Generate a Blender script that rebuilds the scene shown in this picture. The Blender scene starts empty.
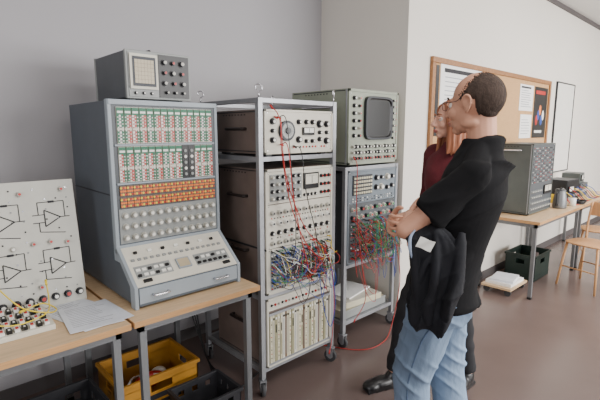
import bpy, math, random, bmesh
from mathutils import Vector, Matrix, noise, Quaternion
random.seed(7)
D=bpy.data
SC=bpy.context.scene
COL=SC.collection
V=Vector
# ---------------------------------------------------------------- materials
def lin(c):
    c=c/255.0
    return c/12.92 if c<=.04045 else ((c+.055)/1.055)**2.4
_M={}
def mat(name,col,rough=.5,metal=0.,ns=0,na=.12,bump=0.,bs=60.,stretch=(1,1,1),spec=.5,trans=0.,emit=0.,coat=0.):
    if name in _M: return _M[name]
    m=D.materials.new(name); m.use_nodes=True
    nt=m.node_tree; b=nt.nodes['Principled BSDF']
    c=[lin(x) for x in col]
    b.inputs['Base Color'].default_value=(*c,1)
    b.inputs['Roughness'].default_value=rough
    b.inputs['Metallic'].default_value=metal
    b.inputs['Specular IOR Level'].default_value=spec
    if trans: b.inputs['Transmission Weight'].default_value=trans
    if coat: b.inputs['Coat Weight'].default_value=coat
    if ns or bump:
        tc=nt.nodes.new('ShaderNodeTexCoord'); mp=nt.nodes.new('ShaderNodeMapping')
        mp.inputs['Scale'].default_value=stretch
        nt.links.new(tc.outputs['Object'],mp.inputs['Vector'])
    if ns:
        n=nt.nodes.new('ShaderNodeTexNoise'); n.inputs['Scale'].default_value=ns; n.inputs['Detail'].default_value=5
        r=nt.nodes.new('ShaderNodeValToRGB')
        r.color_ramp.elements[0].position=.3; r.color_ramp.elements[1].position=.7
        r.color_ramp.elements[0].color=(*[x*(1-na) for x in c],1)
        r.color_ramp.elements[1].color=(*[min(1,x*(1+na)) for x in c],1)
        nt.links.new(mp.outputs['Vector'],n.inputs['Vector']); nt.links.new(n.outputs['Fac'],r.inputs['Fac'])
        nt.links.new(r.outputs['Color'],b.inputs['Base Color'])
    if bump:
        n2=nt.nodes.new('ShaderNodeTexNoise'); n2.inputs['Scale'].default_value=bs; n2.inputs['Detail'].default_value=4
        bp=nt.nodes.new('ShaderNodeBump'); bp.inputs['Strength'].default_value=bump; bp.inputs['Distance'].default_value=.01
        nt.links.new(mp.outputs['Vector'],n2.inputs['Vector']); nt.links.new(n2.outputs['Fac'],bp.inputs['Height'])
        nt.links.new(bp.outputs['Normal'],b.inputs['Normal'])
    _M[name]=m; return m
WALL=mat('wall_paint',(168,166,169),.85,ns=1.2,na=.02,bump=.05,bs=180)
WALL_LIT=mat('wall_paint_lit',(222,217,208),.85,ns=1.2,na=.02,bump=.05,bs=180)  # lit copy of the wall paint: stronger light on these faces put into the colour
CEIL=mat('ceiling_paint',(225,225,222),.9,ns=2,na=.02)
FLOOR=mat('floor_lino',(106,91,87),.25,ns=3.5,na=.05,bump=.02,bs=25)
BASEB=mat('baseboard_paint',(85,80,80),.6,ns=4,na=.05)
WOOD=mat('table_laminate',(206,176,138),.45,ns=6,na=.10,stretch=(1,12,12))
WEDGE=mat('table_edge_wood',(186,142,94),.5,ns=8,na=.15,stretch=(1,6,20))
STEEL=mat('painted_steel_grey',(118,120,122),.4,.4,ns=10,na=.05)
ALU=mat('cart_aluminium',(150,152,156),.38,.45,ns=12,na=.08)
CHROME=mat('chrome',(200,200,205),.2,.9,ns=6,na=.04)
DARKST=mat('dark_metal',(48,50,54),.45,.4,ns=14,na=.1)
BLACK=mat('black_plastic',(20,20,22),.4,ns=20,na=.15)
RUBBER=mat('grey_rubber',(60,60,62),.7,ns=20,na=.1)
CONS=mat('console_bluegrey',(78,86,94),.5,ns=8,na=.06)
CONSL=mat('console_light_trim',(146,155,162),.45,ns=8,na=.05)
CREAM=mat('cream_panel',(204,200,186),.5,ns=10,na=.05)
WHITE=mat('white_plastic',(228,227,220),.45,ns=14,na=.03)
PANELG=mat('grey_panel',(138,141,139),.45,ns=10,na=.06)
PANELD=mat('dark_grey_panel',(74,79,83),.45,ns=10,na=.08)
BLUEG=mat('blue_grey_panel',(104,114,122),.45,ns=10,na=.08)
OLIVE=mat('olive_grey_paint',(140,146,130),.5,ns=10,na=.05)
GREYG=mat('grey_green_paint',(80,86,84),.5,ns=10,na=.07)
BROWN=mat('brown_cabinet',(112,98,91),.45,ns=9,na=.12)
LEATHER=mat('leather',(34,25,22),.6,ns=40,na=.2)
GREENM=mat('green_module',(30,104,74),.5,ns=12,na=.08)
RED=mat('red_plastic',(176,38,32),.4,ns=12,na=.1)
ORANGE=mat('orange_plastic',(226,118,40),.45,ns=12,na=.1)
KNOBG=mat('grey_knob',(176,174,164),.4,ns=15,na=.06)
KNOBD=mat('dark_knob',(34,34,38),.35,ns=15,na=.1)
BLUE=mat('blue_plastic',(36,72,160),.4,ns=12,na=.1)
YELLOW=mat('yellow_plastic',(222,196,50),.45,ns=12,na=.08)
GREEN=mat('green_plastic',(40,130,70),.4,ns=12,na=.1)
BEIGE=mat('beige_screen',(176,162,134),.35,ns=10,na=.08)
SCREEN=mat('dark_crt',(9,10,11),.3,ns=3,na=.2,coat=.15)
PAPER=mat('paper',(234,234,232),.8,ns=20,na=.02)
PAPERB=mat('bluish_paper',(214,218,226),.35,ns=14,na=.08)
INK=mat('ink',(40,40,44),.8,ns=30,na=.1)
INKL=mat('grey_ink',(140,142,150),.8,ns=30,na=.1)
SCHEM=mat('schematic_board_paint',(190,189,180),.6,ns=12,na=.05)
CORK=mat('cork',(190,150,104),.9,ns=160,na=.22,bump=.2,bs=200)
FRAMEW=mat('frame_wood',(146,100,58),.5,ns=10,na=.2,stretch=(4,4,4))
CRATEY=mat('yellow_crate',(168,118,34),.5,ns=10,na=.12)
CRATED=mat('dark_crate',(40,40,44),.55,ns=10,na=.12)
CRATEG=mat('green_crate',(14,34,28),.5,ns=10,na=.12)
CHAIRW=mat('chair_beech',(196,148,102),.45,ns=9,na=.12,stretch=(6,6,1))
SKIN=mat('skin',(200,148,122),.6,ns=14,na=.10,bump=.06,bs=140)
SKINW=mat('skin_fair',(206,156,134),.6,ns=18,na=.05)
LIP=mat('lips',(170,98,90),.5,ns=30,na=.08)
TEE=mat('black_cotton',(19,19,21),.95,ns=6,na=.2,bump=.2,bs=14,spec=.2)
JACK=mat('black_jacket',(24,25,30),.8,ns=8,na=.25,bump=.35,bs=22,spec=.3)
JLIN=mat('jacket_lining',(150,165,190),.7,ns=8,na=.1)
DENIM=mat('denim',(128,148,172),.92,ns=3.5,na=.42,bump=.3,bs=70,stretch=(1,1,.5),spec=.12)
SEAM=mat('denim_seam',(74,92,118),.9,ns=60,na=.2)
HAIRM=mat('dark_grey_hair',(62,51,45),.85,ns=90,na=.3,bump=.35,bs=200,stretch=(1,1,.35),spec=.2)
HAIRW=mat('auburn_hair',(150,92,62),.55,ns=50,na=.35,bump=.5,bs=90,stretch=(1,1,.15))
WINE=mat('burgundy_knit',(88,22,32),.85,ns=20,na=.15,bump=.2,bs=60)
BPANT=mat('black_trousers',(26,26,30),.85,ns=10,na=.15,bump=.15,bs=20)
SHOE=mat('black_shoe',(20,20,22),.35,ns=15,na=.15)
EYEW=mat('eye_white',(215,208,200),.3,ns=10,na=.02)
IRIS=mat('iris',(48,44,40),.2,ns=40,na=.2)
CARD1=mat('card_olive',(150,146,116),.5,ns=10,na=.1)
CARD2=mat('card_brown',(116,94,74),.5,ns=10,na=.1)
CARD3=mat('card_cream',(196,190,164),.5,ns=10,na=.06)
# ---------------------------------------------------------------- mesh builder
def catmull(pts,res):
    if len(pts)<3: 
        a,b=V(pts[0]),V(pts[-1]); return [a.lerp(b,i/res) for i in range(res+1)]
    P=[V(p) for p in pts]; P=[P[0]*2-P[1]]+P+[P[-1]*2-P[-2]]
    out=[]
    for i in range(1,len(P)-2):
        for k in range(res):
            t=k/res; a,b,c,d=P[i-1],P[i],P[i+1],P[i+2]
            out.append(.5*((2*b)+(c-a)*t+(2*a-5*b+4*c-d)*t*t+(3*b-a-3*c+d)*t**3))
    out.append(P[-2]); return out
class MB:
    def __init__(s): s.v=[];s.f=[];s.fm=[];s.fs=[];s.mats=[]
    def mi(s,m):
        if m not in s.mats: s.mats.append(m)
        return s.mats.index(m)
    def add(s,vs,fs,m,sm=False):
        o=len(s.v); s.v+= [tuple(x) for x in vs]; k=s.mi(m)
        for f in fs: s.f.append([i+o for i in f]); s.fm.append(k); s.fs.append(sm)
        return s
    def box(s,x0,x1,y0,y1,z0,z1,m):
        vs=[(x,y,z) for z in (z0,z1) for y in (y0,y1) for x in (x0,x1)]
        return s.add(vs,[(0,2,3,1),(4,5,7,6),(0,1,5,4),(2,6,7,3),(0,4,6,2),(1,3,7,5)],m)
    def obox(s,c,ax,ay,az,m):
        c,ax,ay,az=V(c),V(ax),V(ay),V(az)
        vs=[c+ax*i+ay*j+az*k for k in (-1,1) for j in (-1,1) for i in (-1,1)]
        return s.add(vs,[(0,2,3,1),(4,5,7,6),(0,1,5,4),(2,6,7,3),(0,4,6,2),(1,3,7,5)],m)
    def cyl(s,p0,p1,r,m,n=16,r2=None):
        return s.tube([p0,p1],[r,r if r2 is None else r2],m,n,1)
    def tube(s,pts,rs,m,n=8,res=4):
        P=catmull(pts,res) if res>1 or len(pts)>2 else [V(p) for p in pts]
        if not isinstance(rs,(list,tuple)): R=[rs]*len(P)
        else:
            R=[]; k=len(P)-1
            for i in range(len(P)):
                t=i/k*(len(rs)-1); a=int(min(t,len(rs)-2)); R.append(rs[a]+(rs[a+1]-rs[a])*(t-a))
        vs=[];fs=[];ref=None
        for i,p in enumerate(P):
            d=(P[min(i+1,len(P)-1)]-P[max(i-1,0)])
            if d.length<1e-9: d=V((0,0,1))
            d.normalize()
            if ref is None:
                ref=V((0,0,1)) if abs(d.z)<.9 else V((1,0,0))
            x=(ref-d*ref.dot(d)).normalized(); ref=x; y=d.cross(x)
            for j in range(n):
                a=2*math.pi*j/n; vs.append(p+(x*math.cos(a)+y*math.sin(a))*R[i])
        for i in range(len(P)-1):
            for j in range(n):
                fs.append((i*n+j,i*n+(j+1)%n,(i+1)*n+(j+1)%n,(i+1)*n+j))
        s.add(vs,fs,m,True)
        o=len(s.v)-len(vs); k=s.mi(m)
        s.f.append([o+j for j in reversed(range(n))]); s.fm.append(k); s.fs.append(False)
        s.f.append([o+(len(P)-1)*n+j for j in range(n)]); s.fm.append(k); s.fs.append(False)
        return s
    def ell(s,c,A,m,nu=20,nv=12):
        c=V(c)
        if isinstance(A[0],(int,float)): A=[(A[0],0,0),(0,A[1],0),(0,0,A[2])]
        A=[V(a) for a in A]; vs=[c+A[2]];fs=[]
        for i in range(1,nv):
            t=math.pi*i/nv
            for j in range(nu):
                a=2*math.pi*j/nu; vs.append(c+A[0]*math.sin(t)*math.cos(a)+A[1]*math.sin(t)*math.sin(a)+A[2]*math.cos(t))
        vs.append(c-A[2]); L=len(vs)-1
        for j in range(nu): fs.append((0,1+j,1+(j+1)%nu)); fs.append((L,L-nu+(j+1)%nu,L-nu+j))
        for i in range(nv-2):
            for j in range(nu):
                a=1+i*nu; fs.append((a+j,a+nu+j,a+nu+(j+1)%nu,a+(j+1)%nu))
        return s.add(vs,fs,m,True)
    def prism(s,poly,lo,hi,m):  # poly in (y,z) extruded in x
        n=len(poly); vs=[(lo,y,z) for y,z in poly]+[(hi,y,z) for y,z in poly]
        fs=[tuple(range(n)),tuple(reversed(range(n,2*n)))]+[(i,i+n,(i+1)%n+n,(i+1)%n) for i in range(n)]
        return s.add(vs,fs,m)
    def stack(s,secs,m,n=32,res=4,e=2.0,fold=None):
        P=catmull([V((a[0],a[1],a[2])) for a in secs],res); R=catmull([V((a[3],a[4],0)) for a in secs],res)
        vs=[];fs=[]
        for i,(p,r) in enumerate(zip(P,R)):
            for j in range(n):
                a=2*math.pi*j/n; ca,sa=math.cos(a),math.sin(a)
                x=math.copysign(abs(ca)**(2/e),ca)*r.x; y=math.copysign(abs(sa)**(2/e),sa)*r.y
                k=1+(fold(a,p.z) if fold else 0)
                vs.append((p.x+x*k,p.y+y*k,p.z))
        for i in range(len(P)-1):
            for j in range(n): fs.append((i*n+j,i*n+(j+1)%n,(i+1)*n+(j+1)%n,(i+1)*n+j))
        fs.append(tuple(reversed(range(n)))); fs.append(tuple(range((len(P)-1)*n,len(P)*n)))
        return s.add(vs,fs,m,True)
    def limb(s,pts,rs,m=None,n=16):
        m=m or SKIN
        s.tube(pts,rs,m,n,6)
        s.ell(pts[0],(rs[0],)*3,m); s.ell(pts[-1],(rs[-1],)*3,m)
        return s
    def mesh(s,name='m'):
        me=D.meshes.new(name); me.from_pydata(s.v,[],s.f)
        for m in s.mats: me.materials.append(m)
        for p,k,sm in zip(me.polygons,s.fm,s.fs): p.material_index=k; p.use_smooth=sm
        bm=bmesh.new(); bm.from_mesh(me); bmesh.ops.recalc_face_normals(bm,faces=bm.faces); bm.to_mesh(me); bm.free()
        return me
    def make(s,name,parent=None,loc=(0,0,0),rot=(0,0,0),label=None,bevel=0):
        o=inst(s.mesh(name),name,parent,loc,rot)
        if label: o['label']=label
        if bevel:
            b=o.modifiers.new('b','BEVEL'); b.width=bevel; b.segments=2; b.limit_method='ANGLE'
        return o
def inst(me,name,parent=None,loc=(0,0,0),rot=(0,0,0)):
    o=D.objects.new(name,me); o.location=loc; o.rotation_euler=rot
    if parent is not None: o.parent=parent
    COL.objects.link(o); return o
def thing(name,label,cat,loc=(0,0,0),rz=0,group=None):
    o=D.objects.new(name,None); o.empty_display_size=.05; o.location=loc; o.rotation_euler=(0,0,math.radians(rz))
    COL.objects.link(o); tag(o,label,cat,group); return o
def tag(o,label,cat,group=None):
    o['label']=label; o['category']=cat
    if group: o['group']=group
    return o
def struct(o): o['kind']='structure'; return o
# ---------------------------------------------------------------- small part library
_K={}
def knobmesh(r,h,body,cap):
    k=(r,h,body.name,cap.name)
    if k not in _K:
        b=MB(); b.cyl((0,0,0),(0,-h*.25,0),r*1.25,body,14); b.cyl((0,-h*.2,0),(0,-h,0),r,body,14,r*.85)
        b.cyl((0,-h,0),(0,-h-.001,0),r*.6,cap,12); b.box(-r*.08,r*.08,-h-.002,-h,0,r*.8,cap)
        _K[k]=b.mesh('knob')
    return _K[k]
def knob(par,x,z,y=0,r=.01,h=.014,body=None,cap=None,name='knob'):
    return inst(knobmesh(r,h,body or KNOBG,cap or WHITE),name,par,(x,y,z),(0,random.uniform(-2,2),0))
def meter(par,x,z,w,h,y=0,face=None):
    b=MB(); b.box(0,w,-.012,0,0,h,BLACK); b.box(w*.08,w*.92,-.014,-.012,h*.3,h*.92,face or WHITE)
    b.box(w*.49,w*.52,-.0155,-.014,h*.35,h*.85,INK)
    for i in range(7): 
        t=.2+.6*i/6; b.box(w*t-.0008,w*t+.0008,-.0155,-.014,h*.78,h*.86,INK)
    return b.make('meter',par,(x,y,z),bevel=.002)
def handle(par,p0,p1,out,r=.006,m=None,name='handle'):
    p0,p1,out=V(p0),V(p1),V(out); b=MB()
    b.tube([p0,p0+out*.8,p0+out+(p1-p0)*.12,p1+out-(p1-p0)*.12,p1+out*.8,p1],r,m or CHROME,8,4)
    return b.make(name,par)
def disc(b,x,z,y,r,m,n=8,h=.003): b.cyl((x,y,z),(x,y-h,z),r,m,n)
def jackfield(par,x0,x1,z0,z1,nx,nz,y,cols,base,r=.0035,name='jack_panel'):
    b=MB()
    b.box(x0,x1,y-.0005,y+.004,z0,z1,base)
    for i in range(nx):
        for j in range(nz):
            c=cols[(i*7+j*3+random.randint(0,1))%len(cols)]
            disc(b,x0+(i+.5)*(x1-x0)/nx,z0+(j+.5)*(z1-z0)/nz,y,r,c,8,.004)
    return b.make(name,par)
def case(par,w,d,z0,z1,m,trim,t=.012,name='case'):
    b=MB(); b.box(0,w,.012,d,z0,z1,m)
    b.box(0,w,0,.014,z1-t,z1,trim);b.box(0,w,0,.014,z0,z0+t,trim);b.box(0,t,0,.014,z0,z1,trim);b.box(w-t,w,0,.014,z0,z1,trim)
    for k in range(8): b.box(-.0015,.001,d*.35+k*.03,d*.35+k*.03+.012,z1-.03,z1-.022,BLACK)
    b.box(-.002,.001,d*.06,d*.97,z0+.010,z0+.016,DARKST); b.box(-.002,.001,d*.06,d*.97,z1-.014,z1-.008,DARKST)
    b.box(-.003,.001,d*.03,d*.05,z0+.005,z1-.005,ALU)
    return b.make(name,par,bevel=.003)
def plate(par,x0,x1,z0,z1,m,y=.004,name='front_panel',t=.006):
    b=MB(); b.box(x0,x1,y,y+t,z0,z1,m)
    for x in (x0+.008,x1-.008):
        for z in (z0+.008,z1-.008): disc(b,x,z,y,.003,CHROME,8,.002)
    return b.make(name,par,bevel=.001)
def strap(par,p0,p1,out,name='carrying_handle'):
    return handle(par,p0,p1,out,.009,LEATHER,name)
# ---------------------------------------------------------------- camera
cam=D.cameras.new('camera'); cam.lens=26.4; cam.sensor_width=36; cam.clip_start=.05
co=D.objects.new('camera',cam); COL.objects.link(co); co.location=(0,0,1.55)
az=math.radians(46.96); pit=math.radians(9.04)
dv=V((math.cos(az)*math.cos(pit),math.sin(az)*math.cos(pit),-math.sin(pit)))
co.rotation_euler=dv.to_track_quat('-Z','Y').to_euler(); SC.camera=co
# ---------------------------------------------------------------- room
YW,XC,Y2,H=2.85,2.92,1.95,3.05
def sbox(name,*a):
    m=a[-1]; o=MB().box(*a).make(name); return struct(o)
sbox('floor',-4,12,-5,3.2,-.1,0,FLOOR)
sbox('ceiling',-4,12,-5,3.2,H,H+.1,CEIL)
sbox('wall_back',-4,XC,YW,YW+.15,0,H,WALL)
sbox('wall_niche',XC,XC+.12,Y2,YW+.15,0,H,WALL_LIT)
sbox('wall_board',XC+.12,12,Y2,Y2+.15,0,H,WALL_LIT)
sbox('wall_end',12,12.15,-5,3,0,H,WALL_LIT)
sbox('wall_near',-4.15,-4,-5,3.2,0,H,WALL)
sbox('baseboard_back',-4,XC,YW-.012,YW,0,.08,BASEB)
sbox('baseboard_board',XC,12,Y2-.012,Y2,0,.08,BASEB)
sbox('trim_1',XC,12,Y2-.02,Y2,H-.05,H,BASEB)
# ---------------------------------------------------------------- tables
def table(x0,x1,y0,y1,label,h=.74,inset=.05):
    r=thing('table',label,'table',((x0+x1)/2,(y0+y1)/2,0))
    w,d=(x1-x0)/2,(y1-y0)/2
    b=MB(); b.box(-w,w,-d,d,h-.025,h,WOOD); b.box(-w-.001,w+.001,-d-.002,-d,h-.027,h,WEDGE); b.box(-w,w,d,d+.002,h-.027,h,WEDGE)
    b.box(-w-.002,-w,-d,d,h-.027,h,WEDGE); b.box(w,w+.002,-d,d,h-.027,h,WEDGE)
    b.make('tabletop',r,bevel=.002)
    b=MB(); k=.03
    b.box(-w+k,w-k,-d+k,-d+k+.025,h-.065,h-.025,STEEL); b.box(-w+k,w-k,d-k-.025,d-k,h-.065,h-.025,STEEL)
    b.box(-w+k,-w+k+.025,-d+k,d-k,h-.065,h-.025,STEEL); b.box(w-k-.025,w-k,-d+k,d-k,h-.065,h-.025,STEEL)
    b.make('apron',r)
    lm=MB().box(-.015,.015,-.015,.015,.012,h-.025,STEEL).box(-.017,.017,-.017,.017,0,.02,BLACK).mesh('leg')
    for sx in (-1,1):
        for sy in (-1,1): inst(lm,'leg',r,(sx*(w-inset),sy*(d-inset),0))
    return r
table(-.75,.675,1.77,2.68,'wood-topped table with grey metal legs under cream panel')
table(.69,1.362,1.77,2.68,'small wood-topped table carrying the large computer console')
table(4.16,5.5,1.34,1.93,'wood-topped table against the wall with a tall grey unit')
table(5.52,6.9,1.34,1.93,'wood-topped table against the wall holding small instruments')
# ---------------------------------------------------------------- console
c=thing('analog_computer','blue-grey analog computer console with coloured patch modules and sloping desk','computer',(.75,1.91,.74))
W=.57; FZ=.098; FY=-.015; BZ=.250; BY=.172
b=MB(); prof=[(.75,.012),(FY,.012),(FY,FZ),(BY-.004,BZ-.006),(.178,.945),(.75,.945)]
b.prism(prof,0.004,W-.004,CONS)
b.box(0,.006,.2,.74,.5,.506,DARKST)
b.make('body',c,bevel=.004)
for nx,(a0,a1) in enumerate(((-.004,.014),(W-.014,W+.004))):
    b=MB(); p2=[(.14,.19),(.165,.24),(.165,.95),(.2,.95),(.2,.19)]
    b.prism(p2,a0,a1,CONSL)
    b.prism([(FY-.006,.0),(FY-.006,FZ+.006),(.165,BZ+.006),(.19,.24),(.03,.10),(.03,0)],a0,a1,CONSL)
    b.make('side_trim',c,bevel=.003)
MB().box(0,W,.162,.2,.925,.95,CONSL).make('front_frame',c,bevel=.003)
MB().box(0,W,.164,.2,.246,.264,CONSL).make('front_frame',c,bevel=.003)
fp=MB().box(.014,W-.014,.17,.18,.26,.927,PANELD).make('front_panel',c)
def module(kind):
    b=MB(); w=.0335; h=.168
    A,Bm,Cm=((GREENM,WHITE,GREENM),(WHITE,RED,GREENM),(GREENM,CREAM,RED))[kind]
    b.box(0,w,-.006,0,0,h,CREAM)
    b.box(.001,w*.34,-.008,-.005,.004,h-.034,A);b.box(w*.36,w*.62,-.008,-.005,.004,h-.034,Bm);b.box(w*.64,w*.97,-.008,-.005,.004,h-.034,Cm)
    b.box(.001,w-.001,-.009,-.005,h-.036,h-.002,GREENM)
    b.box(.004,w-.004,-.010,-.008,h-.028,h-.018,WHITE)
    b.box(.001,w-.001,-.009,-.005,.062,.072,CREAM)
    for j in range(8):
        z=.013+j*.0155
        disc(b,w*.18,z,-.007,.0030,(WHITE,RED,WHITE)[kind],8,.004)
        disc(b,w*.49,z,-.007,.0028,(BLACK,WHITE,RED)[kind],8,.004)
        disc(b,w*.8,z,-.007,.0030,(WHITE,WHITE,CREAM)[kind],8,.004)
    return b.mesh('patch_module')
MOD=[module(i) for i in range(3)]
for row,z in ((0,.747),(1,.565)):
    for i in range(14):
        if row==1 and i in(9,10):
            b=MB(); b.box(0,.0335,-.006,0,0,.168,BLACK)
            for j in range(5): disc(b,.017,.02+j*.03,-.005,.008,WHITE if j%2 else PANELG,10,.006)
            b.make('patch_module',c,(.034+i*.036,.17,z),label='black module with round white sockets'); continue
        inst(MOD[(0,2,1,2)[i%4] if row==0 else (1,2,0,1)[i%4]],'patch_module',c,(.034+i*.036,.17,z))
    MB().box(.02,W-.02,.162,.172,z-.011,z-.003,CONSL).make('module_rail',c)
for i in range(2):
    z=.443+i*.056
    for j in range(16):
        b=MB() if i+j==0 else None
        if b:
            b.box(0,.030,-.006,0,0,.050,CARD2)
            for k in range(3):
                for l in range(3): disc(b,.005+.0098*k,.009+l*.0155,-.005,.0053,(ORANGE,ORANGE,YELLOW,ORANGE,RED)[(k*2+l)%5],8,.005)
            OM=b.mesh('socket_block')
        inst(OM,'socket_block',c,(.03+j*.0322,.17,z))
b=MB().box(.02,W-.02,.166,.172,.27,.437,PANELG).make('potentiometer_panel',c)
for i in range(12):
    for j in range(3): knob(c,.047+i*.0433,.298+j*.054,.166,.0125,.02,KNOBG,WHITE)
# sloping desk
sl=math.atan2(BZ-FZ,BY-FY); L=math.hypot(BZ-FZ,BY-FY)
dk=MB().box(.012,W-.012,.002,L-.006,0,.006,CREAM).box(.03,.21,.045,.115,.005,.0075,PANELG).box(.34,.535,.045,.115,.005,.0075,PANELG).make('control_desk',c,(0,FY,FZ),(sl,0,0),bevel=.001)
bt=MB().box(0,.02,0,.014,0,.008,WHITE).mesh('push_button'); bd=MB().box(0,.016,0,.012,0,.006,PANELG).mesh('push_button'); bk=MB().box(0,.016,0,.012,0,.010,BLACK).mesh('push_button')
for i in range(6):
    for j in range(2): inst(bt if (i+j)%3 else bk,'push_button',dk,(.036+i*.029,.053+j*.03,.006)); inst(bt if (i*j)%3 else bk,'push_button',dk,(.346+i*.031,.053+j*.03,.006))
for i in range(7): inst(bt if i%2 else bk,'push_button',dk,(.06+i*.07,.185,.006))
for i in range(16): inst(bd,'push_button',dk,(.035+i*.0315,.145,.006))
MB().box(0,.07,0,.06,0,.008,CONSL).box(.006,.064,.006,.054,.008,.009,BEIGE).make('indicator_window',dk,(.24,.05,.006))
for x in (.06,.49): MB().box(0,.04,0,.016,0,.008,BLACK).make('toggle_switch',dk,(x-.01,.018,.006))
b=MB(); b.box(.018,W-.018,FY-.006,FY+.004,.014,FZ-.004,CONSL); b.box(.018,W-.018,FY-.0075,FY-.004,.012,.024,CONS); b.make('front_cover',c,bevel=.002)
for x in (.08,.41): handle(c,(x,FY-.006,.058),(x+.075,FY-.006,.058),(0,-.022,0),.005,CHROME)
# ---------------------------------------------------------------- small oscilloscope
o=thing('oscilloscope','small grey portable oscilloscope standing on top of the console','oscilloscope',(.87,2.14,1.692))
w,h,d=.335,.235,.42
b=MB(); b.box(0,w,.012,d,.012,h,PANELD); b.box(-.003,w+.003,.0,.02,.008,h+.003,PANELG); b.box(-.003,w+.003,d-.02,d,.008,h+.003,PANELG)
for x in (.03,w-.05):
    for y in (.03,d-.05): b.box(x,x+.02,y,y+.02,0,.012,BLACK)
b.make('case',o,bevel=.004)
MB().box(.008,w-.008,-.004,.002,.018,h-.006,PANELG).make('front_panel',o,bevel=.001)
MB().box(.160,w-.010,-.007,-.004,.020,h-.008,BLACK).make('control_panel',o)
b=MB(); b.box(.014,.154,-.012,-.004,.055,.220,CREAM); b.box(.026,.142,-.014,-.012,.068,.207,DARKST); b.box(.036,.132,-.015,-.014,.082,.193,BEIGE)
for k in range(1,6): b.box(.036,.132,-.0155,-.015,.082+k*.0185-.0004,.082+k*.0185+.0004,INK); b.box(.036+k*.016-.0004,.036+k*.016+.0004,-.0155,-.015,.082,.193,INK)
b.make('screen',o,bevel=.002)
for x,z,r in ((.19,.19,.013),(.235,.19,.01),(.285,.19,.014),(.19,.14,.01),(.235,.14,.013),(.285,.14,.01),(.19,.09,.012),(.24,.09,.01),(.29,.09,.013),(.2,.045,.008),(.245,.045,.008),(.29,.045,.008)):
    knob(o,x,z,-.006,r,.018,KNOBD,RED if r==.01 else KNOBG)
for x in (.04,.08,.12): knob(o,x,.036,-.004,.007,.012,KNOBD,WHITE)
handle(o,(w/2,.1,h),(w/2,.34,h),(0,0,.022),.007,BLACK,'carrying_handle')
# ---------------------------------------------------------------- carts
def cart(x0,x1,y0,y1,h,shelves,label,bars=(),hooks=True):
    r=thing('equipment_cart',label,'cart',((x0+x1)/2,(y0+y1)/2,0)); w,d=(x1-x0)/2,(y1-y0)/2
    pm=MB().box(-.014,.014,-.014,.014,.11,h,ALU).mesh('post')
    wheel=MB().cyl((-.011,0,0),(.011,0,0),.042,RUBBER,20).cyl((-.013,0,0),(.013,0,0),.02,ALU,14).mesh('wheel')
    fork=MB().box(-.018,-.014,-.022,.022,-.005,.055,ALU).box(.014,.018,-.022,.022,-.005,.055,ALU).box(-.02,.02,-.025,.025,.052,.06,ALU).cyl((0,0,.055),(0,0,.075),.012,ALU,10).mesh('caster')
    hk=MB().cyl((0,0,0),(0,0,.03),.004,CHROME,8).tube([(0,0,.03),(.016,0,.04),(.016,0,.062),(0,0,.07),(-.016,0,.062),(-.014,0,.04)],.0035,CHROME,8,5).mesh('hook')
    for sx in (-1,1):
        for sy in (-1,1):
            inst(pm,'post',r,(sx*(w-.014),sy*(d-.014),0))
            f=inst(fork,'caster',r,(sx*(w-.014),sy*(d-.014),.042),(0,0,random.uniform(-.6,.6))); inst(wheel,'wheel',f)
            if hooks: inst(hk,'hook',r,(sx*(w-.014),sy*(d-.014),h),(0,0,.5*sx))
    for z in tuple(shelves)+tuple(bars):
        b=MB(); t=.014
        for sy in (-1,1): b.box(-w+.028,w-.028,sy*(d-.014)-t*.8,sy*(d-.014)+t*.8,z-.025,z,ALU)
        for sx in (-1,1): b.box(sx*(w-.014)-t*.8,sx*(w-.014)+t*.8,-d+.028,d-.028,z-.025,z,ALU)
        if z in shelves: b.box(-w+.026,w-.026,-d+.026,d-.026,z-.006,z,STEEL)
        b.make('shelf' if z in shelves else 'crossbar_frame',r,bevel=.001)
    return r
cart(1.455,2.065,1.88,2.5,1.72,(.17,.615,1.405),'tall aluminium equipment cart on casters with looped hooks',(1.72,))
cart(2.24,2.85,1.95,2.56,1.30,(.19,.61,1.30),'aluminium equipment cart on casters beside the wall corner',(),False)
# instrument 1
x0=1.492; iw=.536
i1=thing('signal_generator','cream-fronted measuring generator with round dial in brown case','measuring instrument',(x0,1.875,1.406))
case(i1,iw,.5,.012,.255,BROWN,CREAM)
plate(i1,.012,iw-.012,.024,.243,CREAM)
b=MB(); b.cyl((0,.004,0),(0,-.012,0),.056,DARKST,32); b.cyl((0,-.012,0),(0,-.014,0),.044,PANELG,32); b.cyl((0,-.014,0),(0,-.022,0),.018,KNOBD,20)
for k in range(24):
    a=k*math.pi/12; b.box(math.cos(a)*.036-.001,math.cos(a)*.036+.001,-.0155,-.014,math.sin(a)*.036-.003,math.sin(a)*.036+.003,WHITE)
b.make('frequency_dial',i1,(.155,0,.14))
for x,z,r in ((.055,.19,.014),(.055,.14,.010),(.055,.09,.014),(.25,.19,.012),(.25,.09,.016),(.31,.19,.012),(.36,.19,.012),(.31,.08,.01),(.36,.08,.01),(.42,.18,.019),(.48,.18,.016),(.42,.13,.01),(.48,.13,.01),(.42,.09,.012),(.48,.08,.017)):
    knob(i1,x,z,.004,r,.022,KNOBD,WHITE)
meter(i1,.28,.115,.09,.045,.004)
jackfield(i1,.2,.5,.035,.06,12,1,.0035,[BLACK,RED,WHITE],CREAM,.006)
strap(i1,(0,.17,.15),(0,.33,.15),(-.03,0,0))
for k in range(4): MB().box(-.02,.02,-.02,.02,0,.012,BLACK).make('foot',i1,((.05,iw-.05)[k%2],(.05,.45)[k//2],0))
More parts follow.
